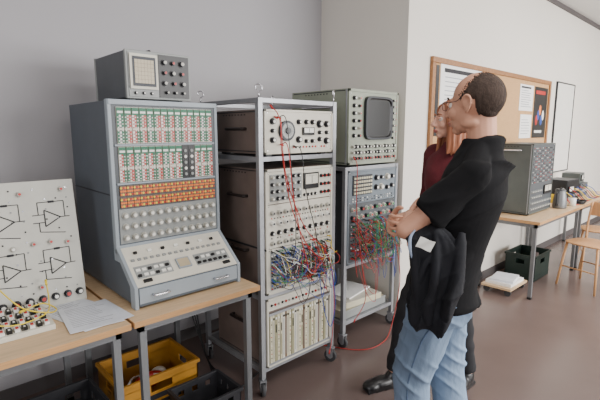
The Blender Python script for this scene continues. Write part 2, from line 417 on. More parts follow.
# instrument 2 tall hybrid
i2=thing('analog_computer','brown-cased analog computer with knob rows and crowded patch panel','computer',(x0,1.872,.615))
case(i2,iw,.52,.0,.72,BROWN,CREAM,.014)
strap(i2,(0,.17,.56),(0,.33,.56),(-.03,0,0)); strap(i2,(0,.17,.24),(0,.33,.24),(-.03,0,0))
MB().box(-.003,.001,.0,.51,.262,.272,DARKST).make('case_seam',i2)
plate(i2,.014,iw-.014,.525,.705,CREAM)
MB().box(.03,.27,.0,.004,.54,.69,PANELG).make('switch_panel',i2)
meter(i2,.285,.59,.12,.095,.004,CREAM)
for i in range(6):
    for j in range(4): knob(i2,.045+i*.04,.555+j*.04,.0,.009,.016,KNOBD if (i+j)%3 else KNOBG,WHITE)
for i in range(3):
    for j in range(3): knob(i2,.435+i*.033,.56+j*.05,.004,.009,.016,KNOBD,RED)
for i in range(4): knob(i2,.295+i*.03,.555,.004,.008,.014,KNOBD,WHITE)
plate(i2,.014,iw-.014,.27,.52,CREAM)
for i in range(10):
    for j in range(4):
        knob(i2,.045+i*.0495,.3+j*.058,.004,.0115,.02,(KNOBG,KNOBD,WHITE,KNOBG)[j],KNOBD if j!=1 else WHITE)
jackfield(i2,.03,iw-.03,.322,.336,22,1,.0035,[BLACK,RED,WHITE],CREAM,.004)
jackfield(i2,.03,iw-.03,.438,.450,22,1,.0035,[BLACK,RED,BLACK],CREAM,.004)
plate(i2,.014,iw-.014,.012,.266,CREAM)
jackfield(i2,.03,iw-.03,.022,.256,24,12,.003,[BLACK,RED,WHITE,BLUE,YELLOW,GREEN,BLACK],PANELG,.0045)
# instrument 3 card cage
i3=thing('card_rack','low card cage with vertical circuit cards and switch strip','electronics rack',(x0,1.872,.17))
case(i3,iw,.52,.0,.42,BROWN,CREAM,.012)
strap(i3,(0,.17,.24),(0,.33,.24),(-.03,0,0))
plate(i3,.012,iw-.012,.345,.408,CREAM)
for i in range(18): knob(i3,.035+i*.0275,.378,.004,.006,.014,(KNOBD,RED,KNOBG)[i%3],WHITE)
MB().box(.012,iw-.012,.03,.033,.012,.34,DARKST).make('back_plate',i3)
MB().box(.012,iw-.012,-.003,.004,.318,.332,ALU).make('cage_rail',i3); MB().box(.012,iw-.012,-.003,.004,.014,.026,ALU).make('cage_rail',i3)
def cardmesh(cm,w,h0,h1,style):
    b=MB(); b.box(0,w,-.001,.03,h0,h1,cm)
    b.box(w*.25,w*.75,-.005,-.001,h1-.028,h1-.016,WHITE if style else BLACK)
    if style==1:
        for k in range(9): disc(b,w*.5,h0+.03+k*.026,-.001,min(.003,w*.25),(BLACK,RED,BLACK,WHITE)[k%4],8,.003)
    elif style==2:
        b.box(w*.2,w*.8,-.002,-.001,h0+.03,h0+.16,CARD1); b.box(w*.35,w*.65,-.004,-.001,h0+.18,h0+.23,BLACK)
    else:
        b.box(w*.42,w*.58,-.002,-.001,h0+.02,h1-.04,INKL)
    return b.mesh('circuit_card')
CM=[(CARD3,.017,.026,.316,1),(CARD2,.012,.026,.316,0),(CARD3,.014,.026,.316,0),(CARD1,.018,.026,.316,2),(CARD3,.013,.026,.316,2),(CREAM,.020,.026,.316,0)]
cards=[(cardmesh(*a),a[1]) for a in CM]
x=.02
for k in range(40):
    me,cw=cards[(0,2,3,0,4,5,1,2,0,3,5,2,0,4,1)[k%15]]
    if x+cw>iw-.018: break
    inst(me,'circuit_card',i3,(x,.0,0)); x+=cw+(.006 if k%5==3 else .002)
# instrument 4 large oscilloscope
x3=2.265; w3=.56
i4=thing('oscilloscope','large olive-grey oscilloscope with dark square screen atop the cart','oscilloscope',(x3,1.95,1.302))
case(i4,w3,.56,.012,.52,OLIVE,OLIVE,.018)
plate(i4,.018,w3-.018,.03,.502,OLIVE)
b=MB()
pts=[]; cx,cz,rw,rh=.315,.330,.155,.150
for k in range(48):
    a=2*math.pi*k/48; ca,sa=math.cos(a),math.sin(a)
    pts.append((cx+math.copysign(abs(ca)**.3,ca)*rw,cz+math.copysign(abs(sa)**.3,sa)*rh))
n=len(pts)
b.add([(p[0],.004,p[1]) for p in pts]+[(p[0],-.02,p[1]) for p in pts]+[(cx+(p[0]-cx)*.9,-.02,cz+(p[1]-cz)*.9) for p in pts],
      [(i,(i+1)%n,(i+1)%n+n,i+n) for i in range(n)]+[(i+n,(i+1)%n+n,(i+1)%n+2*n,i+2*n) for i in range(n)],DARKST)
b.add([(cx+(p[0]-cx)*.9,-.02,cz+(p[1]-cz)*.9) for p in pts]+[(cx+(p[0]-cx)*.86,-.010,cz+(p[1]-cz)*.86) for p in pts],
      [(i,(i+1)%n,(i+1)%n+n,i+n) for i in range(n)]+[tuple(range(n,2*n))],SCREEN)
b.make('screen',i4)
for j in range(6):
    knob(i4,.055,.21+j*.05,.004,.012,.02,KNOBD,WHITE); knob(i4,.11,.21+j*.05,.004,.009,.018,KNOBG if j%2 else KNOBD,RED)
for j in range(7): knob(i4,.50,.19+j*.045,.004,.008,.016,KNOBD,WHITE); knob(i4,.527,.19+j*.045,.004,.006,.012,KNOBG,RED)
for i in range(14):
    for j in range(3): knob(i4,.045+i*.036,.055+j*.04,.004,.009 if (i+j)%3 else .012,.02,KNOBD if i%3 else KNOBG,WHITE if j else RED)
handle(i4,(-.001,.12,.4),(-.001,.42,.4),(-.03,0,0),.008,CHROME)
# instrument 5
i5=thing('analog_computer','blue-grey analog computer with button grid, knobs and red and green cables','computer',(x3,1.945,.61))
case(i5,w3,.56,.0,.665,PANELD,BLUEG,.014)
plate(i5,.014,w3-.014,.43,.65,BLUEG)
MB().box(.05,.26,-.002,.004,.49,.63,DARKST).make('keypad',i5)
kb=MB().box(0,.018,-.006,0,0,.014,CARD3).mesh('push_button')
for i in range(8):
    for j in range(5): inst(kb,'push_button',i5,(.057+i*.0255,-.002,.498+j*.026))
for x,z,r in ((.31,.6,.017),(.31,.53,.017),(.37,.6,.012),(.37,.53,.02),(.44,.6,.02),(.44,.52,.014),(.5,.6,.014),(.5,.53,.014)): knob(i5,x,z,.004,r,.022,KNOBD if r<.018 else KNOBG,WHITE)
jackfield(i5,.04,.52,.44,.475,18,2,.0035,[BLACK,WHITE,PANELG],BLUEG,.005)
plate(i5,.014,w3-.014,.3,.425,PANELD)
for i in range(10):
    for j in range(2): knob(i5,.05+i*.051,.335+j*.055,.004,.0135,.02,KNOBG if (i+j)%3 else KNOBD,GREEN if i%2 else RED)
plate(i5,.014,w3-.014,.014,.296,PANELD)
jackfield(i5,.03,w3-.03,.03,.285,20,10,.003,[BLACK,RED,GREEN,WHITE,BLACK,RED],PANELD,.005)
# bottom shelf items
b=thing('power_supply','flat grey-beige power supply lying on the bottom shelf','power supply',(2.28,1.98,.191))
MB().box(0,.5,.004,.42,0,.06,CARD3).box(-.002,.502,0,.008,0,.062,PANELG).make('case',b,bevel=.003)
b=thing('measuring_instrument','thin cream measuring instrument resting on the flat power supply','measuring instrument',(2.33,2.0,.254),-5)
MB().box(0,.38,.004,.32,0,.045,CREAM).box(0,.38,0,.005,0,.045,CARD3).make('case',b,bevel=.003)
tag(MB().obox((0,0,.006),(.16,.03,0),(-.02,.11,0),(0,0,.005),PAPER).make('folder',None,(2.54,2.17,.301)),'flat white folder lying on the thin instrument','folder')
# ---------------------------------------------------------------- cables
def cable(pts,m,r=.0028,label='thin patch cable plugged into the panel',group='patch cables',plug=True,name='patch_cable'):
    pts=[V(p) for p in pts]; b=MB(); c0=pts[0]; b.tube([p-c0 for p in pts],r,m,6,6)
    if plug:
        for p,q in ((pts[0],pts[1]),(pts[-1],pts[-2])):
            d=(q-p).normalized(); b.cyl(p-c0-d*.004,p-c0+d*.022,r*1.9,m,8)
    tag(b.make(name,None,c0),label,'cable',group); 
cn={RED:'red',BLACK:'black',WHITE:'white',BLUE:'blue',YELLOW:'yellow',GREEN:'green',ORANGE:'orange'}
def tangle(n,x0,x1,z0,z1,y,cols,grp,span=.22,sag=.09):
    for k in range(n):
        m=cols[k%len(cols)]; xa=random.uniform(x0,x1); za=random.uniform(z0,z1)
        xb=min(x1,max(x0,xa+random.uniform(-span,span))); zb=random.uniform(z0,z1)
        o1=random.uniform(.03,.10); s=random.uniform(.1,1)*sag*(2.6 if k%6==0 else 1); j=lambda: random.uniform(-.02,.02)
        cable([(xa,y,za),(xa,y-.03,za-.004),((xa*3+xb)/4+j(),y-o1+j()*.5,(za*3+zb)/4-s*.7),((xa+xb)/2+j()*1.5,y-o1-.012,(za+zb)/2-s),((xa+xb*3)/4+j(),y-o1,(za+3*zb)/4-s*.7+j()),(xb,y-.03,zb-.004),(xb,y,zb)],m,.0017,cn[m]+' patch cable looping across a crowded jack panel',grp)
tangle(88,1.53,1.99,.67,.89,1.872,[BLACK,RED,BLUE,WHITE,BLACK,YELLOW,BLUE,BLACK,WHITE,RED,BLACK,GREEN,BLACK],'patch cables on the brown computer',.30,.10)
tangle(96,2.31,2.79,.64,.93,1.945,[RED,GREEN,BLACK,RED,GREEN,RED,BLUE,GREEN,BLACK],'patch cables on the grey computer',.26,.15)
L1='long red cable hanging down the front of the cart'
cable([(1.56,1.87,1.62),(1.56,1.82,1.60),(1.545,1.80,1.45),(1.60,1.79,1.15),(1.72,1.79,.9),(1.86,1.80,.78),(1.93,1.84,.82),(1.93,1.872,.82)],RED,.0026,L1,'long hanging cables')
cable([(1.53,1.87,1.68),(1.535,1.80,1.6),(1.57,1.79,1.3),(1.70,1.78,1.0),(1.9,1.79,.8),(2.02,1.84,.5),(2.03,1.86,.2),(1.98,1.84,.1)],RED,.0026,L1,'long hanging cables')
cable([(1.6,1.87,1.47),(1.6,1.81,1.46),(1.62,1.79,1.2),(1.67,1.78,.95),(1.75,1.79,.72),(1.78,1.84,.75),(1.78,1.872,.76)],RED,.0026,L1,'long hanging cables')
cable([(1.58,1.87,1.62),(1.59,1.81,1.6),(1.62,1.80,1.3),(1.64,1.79,1.0),(1.66,1.83,.84),(1.66,1.872,.84)],BLACK,.0026,'black cable hanging from the generator','long hanging cables')
cable([(1.70,1.87,1.46),(1.70,1.81,1.43),(1.72,1.79,1.2),(1.8,1.79,.95),(1.86,1.83,.8),(1.86,1.872,.8)],BLACK,.0026,'black cable hanging from the generator','long hanging cables')
cable([(2.3,1.93,1.37),(2.29,1.89,1.3),(2.27,1.87,1.0),(2.33,1.86,.6),(2.4,1.88,.35),(2.3,1.9,.2)],RED,.0026,L1,'long hanging cables')
cable([(1.95,1.872,.8),(1.97,1.82,.7),(2.0,1.81,.45),(1.97,1.82,.3),(1.93,1.84,.42),(1.9,1.86,.66)],BLUE,.0026,'blue cable looping below the patch panel','long hanging cables')
cable([(2.72,1.93,.8),(2.74,1.87,.7),(2.78,1.85,.4),(2.7,1.86,.05),(2.5,1.8,.006),(2.3,1.85,.006),(2.15,2.1,.006)],RED,.003,'red cable dropping from the cart to the floor','long hanging cables',False)
for k in range(3): cable([(1.34,2.62,1.1-.1*k),(1.38,2.66,.8),(1.39+.02*k,2.6,.4),(1.40,2.4,.06),(1.36+.03*k,2.2,.008),(1.42,2.05,.008),(1.6,2.1,.008)],BLACK,.0045,'black mains cable trailing from the console to the floor','mains cables',False,'mains_cable')
cable([(.02,1.6,.0065),(.1,2.0,.006),(.3,2.3,.006),(.1,2.6,.006)],RED,.006,'red mains cable lying on the floor','mains cables',False,'mains_cable')
# ---------------------------------------------------------------- schematic panel on table
p=thing('schematic_panel','cream teaching panel with black amplifier symbols leaning on the table','panel',(-.12,2.2,.741))
p.rotation_euler=(math.radians(-9),0,0)
b=MB(); pw,ph=.755,.585
b.box(0,pw,0,.018,0,ph,SCHEM)
def line(b,x0,z0,x1,z1,t=.0017,y=-.0006):
    d=V((x1-x0,0,z1-z0)); L=d.length
    if L<1e-6: return
    d/=L; n=V((-d.z,0,d.x)); b.obox(((x0+x1)/2,y,(z0+z1)/2),d*L/2,n*t,V((0,.0012,0)),INK)
for (tx,tz) in ((.47,.41),(.655,.41),(.47,.19),(.655,.19),(.28,.41),(.28,.19),(.09,.41),(.09,.19)):
    line(b,tx-.035,tz+.038,tx-.035,tz-.038,.0024); line(b,tx-.035,tz+.038,tx+.03,tz,.0024); line(b,tx-.035,tz-.038,tx+.03,tz,.0024)
    line(b,tx+.03,tz,tx+.07,tz); line(b,tx-.035,tz+.018,tx-.085,tz+.018); line(b,tx-.035,tz-.018,tx-.085,tz-.018)
    line(b,tx-.06,tz+.018,tx-.06,tz+.075); line(b,tx-.06,tz+.075,tx+.05,tz+.075); line(b,tx+.05,tz+.075,tx+.05,tz)
    line(b,tx-.06,tz-.018,tx-.06,tz-.06); line(b,tx-.06,tz-.06,tx+.045,tz-.075)
    b.box(tx-.015,tx+.01,-.003,.001,tz+.070,tz+.080,INK)
for i in range(16):
    for j in range(12):
        if random.random()<.6: disc(b,.03+i*.046,.03+j*.047,.001,.0038,(BLACK,PANELG,CHROME)[(i+j)%3],8,.004)
b.make('board',p)
for (tx,tz) in ((.56,.30),(.40,.28),(.70,.29),(.57,.10),(.53,.53),(.7,.54),(.36,.5),(.35,.10),(.63,.30),(.48,.29)): knob(p,tx,tz,0,.010,.016,KNOBG,RED if tx>.5 else WHITE)
for i in range(14): knob(p,.05+i*.052,.045,0,.014,.024,KNOBD,WHITE if i%2 else RED)
# patch box
p=thing('switch_box','low white box with rows of keys lying before the cream panel','switch box',(-.17,1.93,.741))
MB().prism([(0,0),(0,.022),(.22,.055),(.22,0)],0,.60,CREAM).make('housing',p,bevel=.003)
sa=math.atan2(.033,.22)
ks=MB().box(0,.018,0,.03,0,.012,WHITE).box(.004,.014,.008,.020,.0115,.016,RED).mesh('key'); kk=MB().box(0,.018,0,.03,0,.012,BLACK).box(.005,.012,.01,.018,.0115,.014,WHITE).mesh('key')
for i in range(22):
    for j in range(4): inst(ks if (i+j)%2 else kk,'key',p,(.018+i*.026,.012+j*.052,.0245+j*.0078),(sa,0,0))
Y='yellow cable looping over the white switch box'
cable([(.22,2.13,.98),(.26,2.05,.93),(.33,2.0,.84),(.42,1.98,.80),(.46,2.03,.79),(.42,2.08,.81),(.33,2.04,.81)],YELLOW,.0028,Y,'yellow cables')
cable([(.1,2.02,.81),(.2,1.95,.82),(.3,1.93,.80),(.41,1.98,.80),(.45,2.1,.81),(.46,2.17,.88)],YELLOW,.0028,Y,'yellow cables')
def papersheet(x,y,a,z,w,h,label):
    b=MB(); ca,sn=math.cos(a),math.sin(a); b.obox((0,0,.0008),(w*ca,w*sn,0),(-h*sn,h*ca,0),(0,0,.0008),PAPERB)
    for k in range(12):
        l=random.uniform(.5,.8)*w; yy=h*.8-k*h*.13; b.obox((ca*(-w*.8+l)-sn*yy,sn*(-w*.8+l)+ca*yy,.0017),(l*ca,l*sn,0),(-.0016*sn,.0016*ca,0),(0,0,.0002),INKL)
    tag(b.make('paper_sheet',None,(x,y,.741+z)),label,'paper','loose sheets on the table')
papersheet(.555,2.06,.30,.0,.105,.148,'loose bluish-white printed sheet on the table')
papersheet(.60,1.97,.08,.0022,.105,.145,'loose bluish-white printed sheet on the table')
papersheet(.575,1.965,-.10,.0044,.105,.145,'thin printed sheet in a clear sleeve')
# ---------------------------------------------------------------- crates
def crate(x,y,w,d,h,m,label,rz=0,solid=False,cat='crate'):
    r=thing('crate',label,cat,(x,y,0),rz); b=MB(); t=.008; w/=2; d/=2
    b.box(-w,w,-d,d,0,.01,m)
    for (a0,a1,b0,b1) in ((-w,w,-d,-d+t),(-w,w,d-t,d),(-w,-w+t,-d,d),(w-t,w,-d,d)):
        b.box(a0,a1,b0,b1,0,h*.62,m); b.box(a0,a1,b0,b1,h*.8,h,m)
        L_=max(a1-a0,b1-b0); sl_=.05 if not solid else L_*.36; n=3 if not solid else 1
        for k in range(n+1):
            if a1-a0>b1-b0: xx=a0+(a1-a0-sl_)*k/n; b.box(xx,xx+sl_,b0,b1,h*.6,h*.82,m)
            else: yy=b0+(b1-b0-sl_)*k/n; b.box(a0,a1,yy,yy+sl_,h*.6,h*.82,m)
    e=.01
    b.box(-w-e,w+e,-d-e,-d,h-.02,h,m);b.box(-w-e,w+e,d,d+e,h-.02,h,m);b.box(-w-e,-w,-d,d,h-.02,h,m);b.box(w,w+e,-d,d,h-.02,h,m)
    b.box(-w-.004,w+.004,-d-.004,-d,h*.15,h*.2,m); b.box(-w-.004,-w,-d-.004,d,h*.15,h*.2,m)
    if solid and m is CRATEY:
        b.box(-w*.5,w*.5,-d-.002,-d,h*.3,h*.38,INK); b.box(-w*.4,w*.4,-d-.002,-d,h*.44,h*.56,INK)
    b.make('crate_body',r,bevel=.002); return r
crate(.96,2.3,.44,.34,.25,CRATEY,'ochre plastic crate with dark print on the floor under the table',0,True)
crate(.45,2.2,.42,.32,.24,CRATED,'dark grey plastic crate on the floor under the table')
crate(1.12,1.95,.30,.24,.17,CRATED,'low dark crate on the floor beside the table leg')
b=MB()
b.ell((0,0,.03),(.09,.03,.05),RED,12,8); b.ell((.08,.05,.02),(.05,.04,.04),WHITE,12,8)
for k in range(5): b.tube([(-.12,.0,.01+k*.01),(-.05,.07,.04),(.06,-.05,.03+k*.01),(.12,.04,.02)],.006,(RED,WHITE,BLACK,BLUE,WHITE)[k],6,5)
tag(b.make('cable_bundle',None,(.96,2.3,.1)),'bundle of red and white cables in the yellow crate','cable')
crate(4.93,1.68,.42,.3,.27,CRATEG,'dark green plastic crate on the floor under the wall table',0,True)
r=thing('dolly','low grey wheeled board loaded with flat boxes','dolly',(4.3,1.66,0))
MB().box(-.2,.2,-.14,.14,.06,.08,WOOD).make('deck',r)
for sx in (-1,1):
    for sy in (-1,1): MB().cyl((-.012,0,.03),(.012,0,.03),.03,RUBBER,16).make('wheel',r,(sx*.16,sy*.1,0))
b=MB(); b.box(-.15,.16,-.12,.12,.081,.11,PAPER); b.obox((0,0,.12),(.13,.02,0),(-.02,.1,0),(0,0,.011),PAPERB)
tag(b.make('flat_box',None,(4.3,1.66,0)),'flat white cartons stacked on the low dolly','box')
# ---------------------------------------------------------------- tall unit on wall table
g=thing('analog_computer','tall dark grey-green desk computer with rows of small white sockets','computer',(4.38,1.52,.741))
case(g,.60,.38,.012,.68,GREYG,GREYG,.014)
plate(g,.014,.586,.03,.666,PANELD)
jackfield(g,.03,.57,.30,.65,22,14,.003,[WHITE,PANELG,BLACK,RED,BLACK,PANELG],PANELD,.0045)
for i in range(12):
    for j in range(4): 
        if i>5 and j>1: continue
        knob(g,.05+i*.045,.06+j*.055,.004,.0095,.016,PANELG,WHITE)
meter(g,.36,.18,.2,.09,.004,CREAM)
handle(g,(-.001,.1,.62),(-.001,.28,.62),(-.03,0,0),.008,CHROME)
for k in range(4): MB().box(-.02,.02,-.02,.02,0,.012,BLACK).make('foot',g,((.05,.55)[k%2],(.04,.34)[k//2],0))
# small items
g=thing('wooden_box','small brown wooden instrument box with black lid','box',(5.10,1.66,.741),8)
MB().box(0,.2,0,.16,0,.14,FRAMEW).make('box_body',g,bevel=.003); MB().box(-.004,.204,-.004,.164,.14,.2,BLACK).make('lid',g,bevel=.003)
knob(g,.1,.06,0,.03,.02,KNOBD,WHITE)
g=thing('mug','white ceramic mug standing on the wall table','mug',(5.34,1.42,.741))
MB().tube([(0,0,0),(0,0,.09)],.038,WHITE,20,2).cyl((0,0,.0895),(0,0,.0906),.032,BROWN,20).make('cup',g); handle(g,(.036,0,.075),(.036,0,.02),(.022,0,0),.004,WHITE)
g=thing('jug','metal jug with handle and spout on the table','jug',(5.10,1.47,.741))
MB().stack([(0,0,0,.062,.062),(0,0,.02,.068,.068),(0,0,.10,.062,.062),(0,0,.17,.050,.050),(0,0,.19,.05,.05)],STEEL,24,4).make('jug_body',g)
MB().cyl((0,0,.19),(0,0,.20),.046,DARKST,16).ell((0,0,.21),(.01,.01,.01),BLACK,10,8).make('lid',g)
MB().tube([(.045,0,.15),(.07,0,.18),(.085,0,.20)],[.014,.010,.008],STEEL,10,4).make('spout',g); handle(g,(-.055,0,.17),(-.06,0,.04),(-.045,0,0),.007,BLACK)
g=thing('parts_box','small yellow open parts box on the wall table','box',(5.40,1.58,.741),5)
MB().box(0,.16,0,.12,0,.006,YELLOW).box(0,.16,0,.005,0,.07,YELLOW).box(0,.16,.115,.12,0,.09,YELLOW).box(0,.005,0,.12,0,.08,YELLOW).box(.155,.16,0,.12,0,.08,YELLOW).make('box_body',g)
g=thing('measuring_instrument','small dark instrument with dial on the wall table','measuring instrument',(5.62,1.56,.741),-6)
MB().box(0,.32,0,.25,0,.24,DARKST).make('case',g,bevel=.004); MB().box(.01,.31,-.004,0,.01,.23,BLACK).make('front_panel',g)
meter(g,.03,.09,.12,.08,-.004); [knob(g,.2+.04*(i%3),.06+.06*(i//3),-.004,.012,.02,KNOBG,RED) for i in range(6)]
g=thing('power_supply','dark metal power supply beside the small instrument','power supply',(6.15,1.56,.741))
MB().box(0,.3,0,.25,0,.16,PANELD).make('case',g,bevel=.004); [knob(g,.04+.055*i,.07,0,.016,.02,KNOBG,WHITE) for i in range(5)]
g=thing('measuring_instrument','small grey meter standing on the power supply','measuring instrument',(6.17,1.58,.902),4)
MB().box(0,.24,0,.2,0,.12,GREYG).make('case',g,bevel=.004); meter(g,.03,.03,.1,.07,-.001); [knob(g,.16+.03*i,.06,0,.01,.016,KNOBD,WHITE) for i in range(2)]
b=MB()
for k in range(6): b.tube([(math.cos(a)*(.06+.004*k),math.sin(a)*(.06+.004*k),.006+k*.006) for a in [i*math.pi/5 for i in range(11)]],.005,BLACK,6,2)
tag(b.make('cable_coil',None,(5.56,1.42,.741)),'coiled black cable lying on the wall table','cable')
for k in range(14):
    m=(RED,BLACK,YELLOW,BLUE,BLACK)[k%5]; x=5.24+k*.08
    cable([(x,1.54,.86+.02*(k%3)),(x+.03,1.47,.84),(x+.08+.02*(k%3),1.42,.76),(x+.2,1.38,.75)],m,.004,'short test lead lying over the table',"test leads",False,'test_lead')
# ---------------------------------------------------------------- chairs
def chair(x,y,rz,label):
    r=thing('chair',label,'chair',(x,y,0),rz,group='wooden chairs at the wall tables')
    b=MB(); b.stack([(0,0,.440,.18,.18),(0,0,.447,.19,.19),(0,0,.456,.19,.19)],CHAIRW,32,1,3.5); b.make('seat',r,bevel=.003)
    for sx in (-1,1):
        for sy in (-1,1):
            MB().tube([(sx*.15,sy*.14,.44),(sx*.19,sy*.19,0)],[.013,.010],CHAIRW,10,2).make('leg',r)
    for sy in (-1,1): MB().cyl((-.175,.165*sy,.2),(.175,.165*sy,.2),.007,CHAIRW,8).make('stretcher',r)
    for sx in (-1,1): MB().tube([(sx*.16,-.17,.44),(sx*.17,-.2,.65),(sx*.165,-.23,.82)],[.011,.010],CHAIRW,10,4).make('back_post',r)
    b=MB(); vs=[];fs=[]; n=12
    for i in range(n+1):
        t=i/n*2-1
        for (dy,z) in ((0,.68),(.0,.82),(-.010,.82),(-.010,.68)): vs.append((t*.185,-.225-.03*(1-t*t)+dy-(z-.66)*.1,z))
    for i in range(n):
        for k in range(4): fs.append((i*4+k,i*4+(k+1)%4,i*4+4+(k+1)%4,i*4+4+k))
    fs+= [(0,1,2,3),(n*4+3,n*4+2,n*4+1,n*4)]
    b.add(vs,fs,CHAIRW,False); b.make('backrest',r,bevel=.003)
chair(4.97,1.12,72,'light beech wooden chair pulled up to the wall table')
chair(5.75,1.22,20,'light beech wooden chair pushed under the next table')
# ---------------------------------------------------------------- board and wall items
r=thing('bulletin_board','long cork bulletin board in a brown wooden frame','bulletin board',(3.24,Y2,1.31))
bw,bh=2.72,.82
MB().box(.04,bw-.04,-.015,-.002,.04,bh-.04,CORK).make('cork_surface',r)
b=MB(); b.box(0,bw,-.03,-.001,0,.045,FRAMEW).box(0,bw,-.03,-.001,bh-.045,bh,FRAMEW).box(0,.05,-.03,-.001,.045,bh-.045,FRAMEW).box(bw-.05,bw,-.03,-.001,.045,bh-.045,FRAMEW)
b.make('frame',r,bevel=.004)
def sheet(x0,x1,z0,z1,m,label,lines=0,head=False,lm=None,art=False):
    b=MB(); w,h=x1-x0,z1-z0; b.box(0,w,-.004,0,0,h,m)
    if head: b.box(w*.08,w*.8,-.0055,-.004,h*.86,h*.93,lm or INK)
    for k in range(lines):
        z=h*(.78-.7*k/max(1,lines)); b.box(w*.1,w*random.uniform(.6,.9),-.005,-.004,z-.004,z+.002,lm or INKL)
    if art:
        for k in range(5):
            b.ell((w*(.25+.12*k),-.004,h*(.35+.1*(k%3))),(w*.09,.0015,h*.10),(RED,BLUE,ORANGE,BLUE,WHITE)[k],14,8)
        b.box(w*.15,w*.7,-.0055,-.004,h*.1,h*.15,WHITE)
    tag(b.make('pinned_sheet',None,(x0,Y2-.0152,z0)),label,'paper','sheets pinned on the cork board'); return b
sheet(3.38,4.12,1.62,2.09,PAPER,'large white printed poster with bold heading',9,True)
sheet(3.31,3.36,1.5,2.07,BLACK,'narrow dark strip poster beside the white poster')
sheet(5.04,5.42,1.76,2.04,PAPER,'white printed sheet with lines of text',8,True)
sheet(5.10,5.42,1.46,1.72,PAPER,'white printed sheet pinned below another',6,False)
sheet(5.47,5.88,1.46,2.04,BLACK,'tall black poster with coloured figures',0,True,RED,True)
r=thing('whiteboard','tall white panel with thin dark frame on the wall','whiteboard',(6.2,Y2,1.0))
MB().box(.01,.69,-.015,-.001,.01,1.14,WHITE).make('board_surface',r)
MB().box(0,.7,-.022,-.001,0,.014,DARKST).box(0,.7,-.022,-.001,1.136,1.15,DARKST).box(0,.014,-.022,-.001,0,1.15,DARKST).box(.686,.7,-.022,-.001,0,1.15,DARKST).make('frame',r)
# ---------------------------------------------------------------- people
def remeshed(b,name,parent,vox,mat_,it=4,fac=.5,label=None,disp=None):
    me=b.mesh('tmp'); o=D.objects.new('tmp',me); COL.objects.link(o)
    m=o.modifiers.new('r','REMESH'); m.mode='VOXEL'; m.voxel_size=vox; m.use_smooth_shade=True
    s=o.modifiers.new('s','SMOOTH'); s.factor=fac; s.iterations=it
    bpy.context.view_layer.update()
    dg=bpy.context.evaluated_depsgraph_get()
    nm=D.meshes.new_from_object(o.evaluated_get(dg)); D.objects.remove(o,do_unlink=True)
    nm.materials.clear(); nm.materials.append(mat_)
    if disp:
        ns=[v.normal.copy() for v in nm.vertices]
        for v,n in zip(nm.vertices,ns): v.co+=n*disp(v.co)
    for p in nm.polygons: p.material_index=0; p.use_smooth=True
    nm.name=name
    o=inst(nm,name,parent)
    if label: o['label']=label
    return o
def headblob(b,M):
    T=lambda p:M@V(p)
    R=M.to_3x3()
    def E(c,r): b.ell(T(c),[R@V((r[0],0,0)),R@V((0,r[1],0)),R@V((0,0,r[2]))],SKIN,24,16)
    E((0,-.012,.028),(.075,.097,.088)); E((0,.03,-.02),(.060,.066,.085))
    E((0,.042,-.066),(.047,.048,.040)); E((0,.072,-.094),(.021,.02,.018))
    E((0,.082,.022),(.045,.014,.011))
    b.tube([T((0,.092,.014)),T((0,.106,-.012)),T((0,.118,-.032))],[.008,.010,.0125],SKIN,12,4); E((0,.116,-.035),(.0125,.012,.010))
    for s in (-1,1):
        E((s*.011,.108,-.037),(.008,.010,.008)); E((s*.037,.062,-.03),(.023,.028,.026))
        b.tube([T((s*.074,.006,-.012)),T((s*.083,.008,.012)),T((s*.087,-.006,.029)),T((s*.088,-.022,.024)),T((s*.086,-.026,.004)),T((s*.081,-.015,-.02)),T((s*.076,-.002,-.031))],[.005,.005,.0055,.0055,.005,.006,.007],SKIN,10,4)
        E((s*.077,-.008,.0),(.008,.016,.026)); E((s*.043,.0,-.07),(.016,.035,.02))
    E((0,.094,-.062),(.022,.012,.007)); E((0,.091,-.073),(.019,.012,.007))
def headparts(root,M,browm,skin):
    for s in (-1,1):
        b=MB(); c=M@V((s*.031,.0800,.001)); R=M.to_3x3()
        b.ell(c,(.0125,)*3,EYEW,16,10); b.ell(c+R@V((0,.0072,0)),(.0066,)*3,IRIS,12,8)
        b.make('eye',root)
        b=MB(); b.tube([M@V((s*.016,.090,.006)),M@V((s*.031,.0945,.008)),M@V((s*.047,.087,.004))],[.004,.006,.004],skin,8,4); b.make('eyelid',root)
        b=MB(); b.tube([M@V((s*.014,.098,.024)),M@V((s*.032,.096,.031)),M@V((s*.052,.082,.026))],[.003,.0045,.002],browm,8,4); b.make('eyebrow',root)
    b=MB(); b.tube([M@V((-.023,.094,-.067)),M@V((-.008,.1055,-.0635)),M@V((.008,.1055,-.0635)),M@V((.023,.094,-.067))],[.002,.005,.002],LIP,8,4)
    b.tube([M@V((-.02,.093,-.069)),M@V((0,.103,-.073)),M@V((.02,.093,-.069))],[.002,.0055,.002],LIP,8,4); b.make('lips',root)
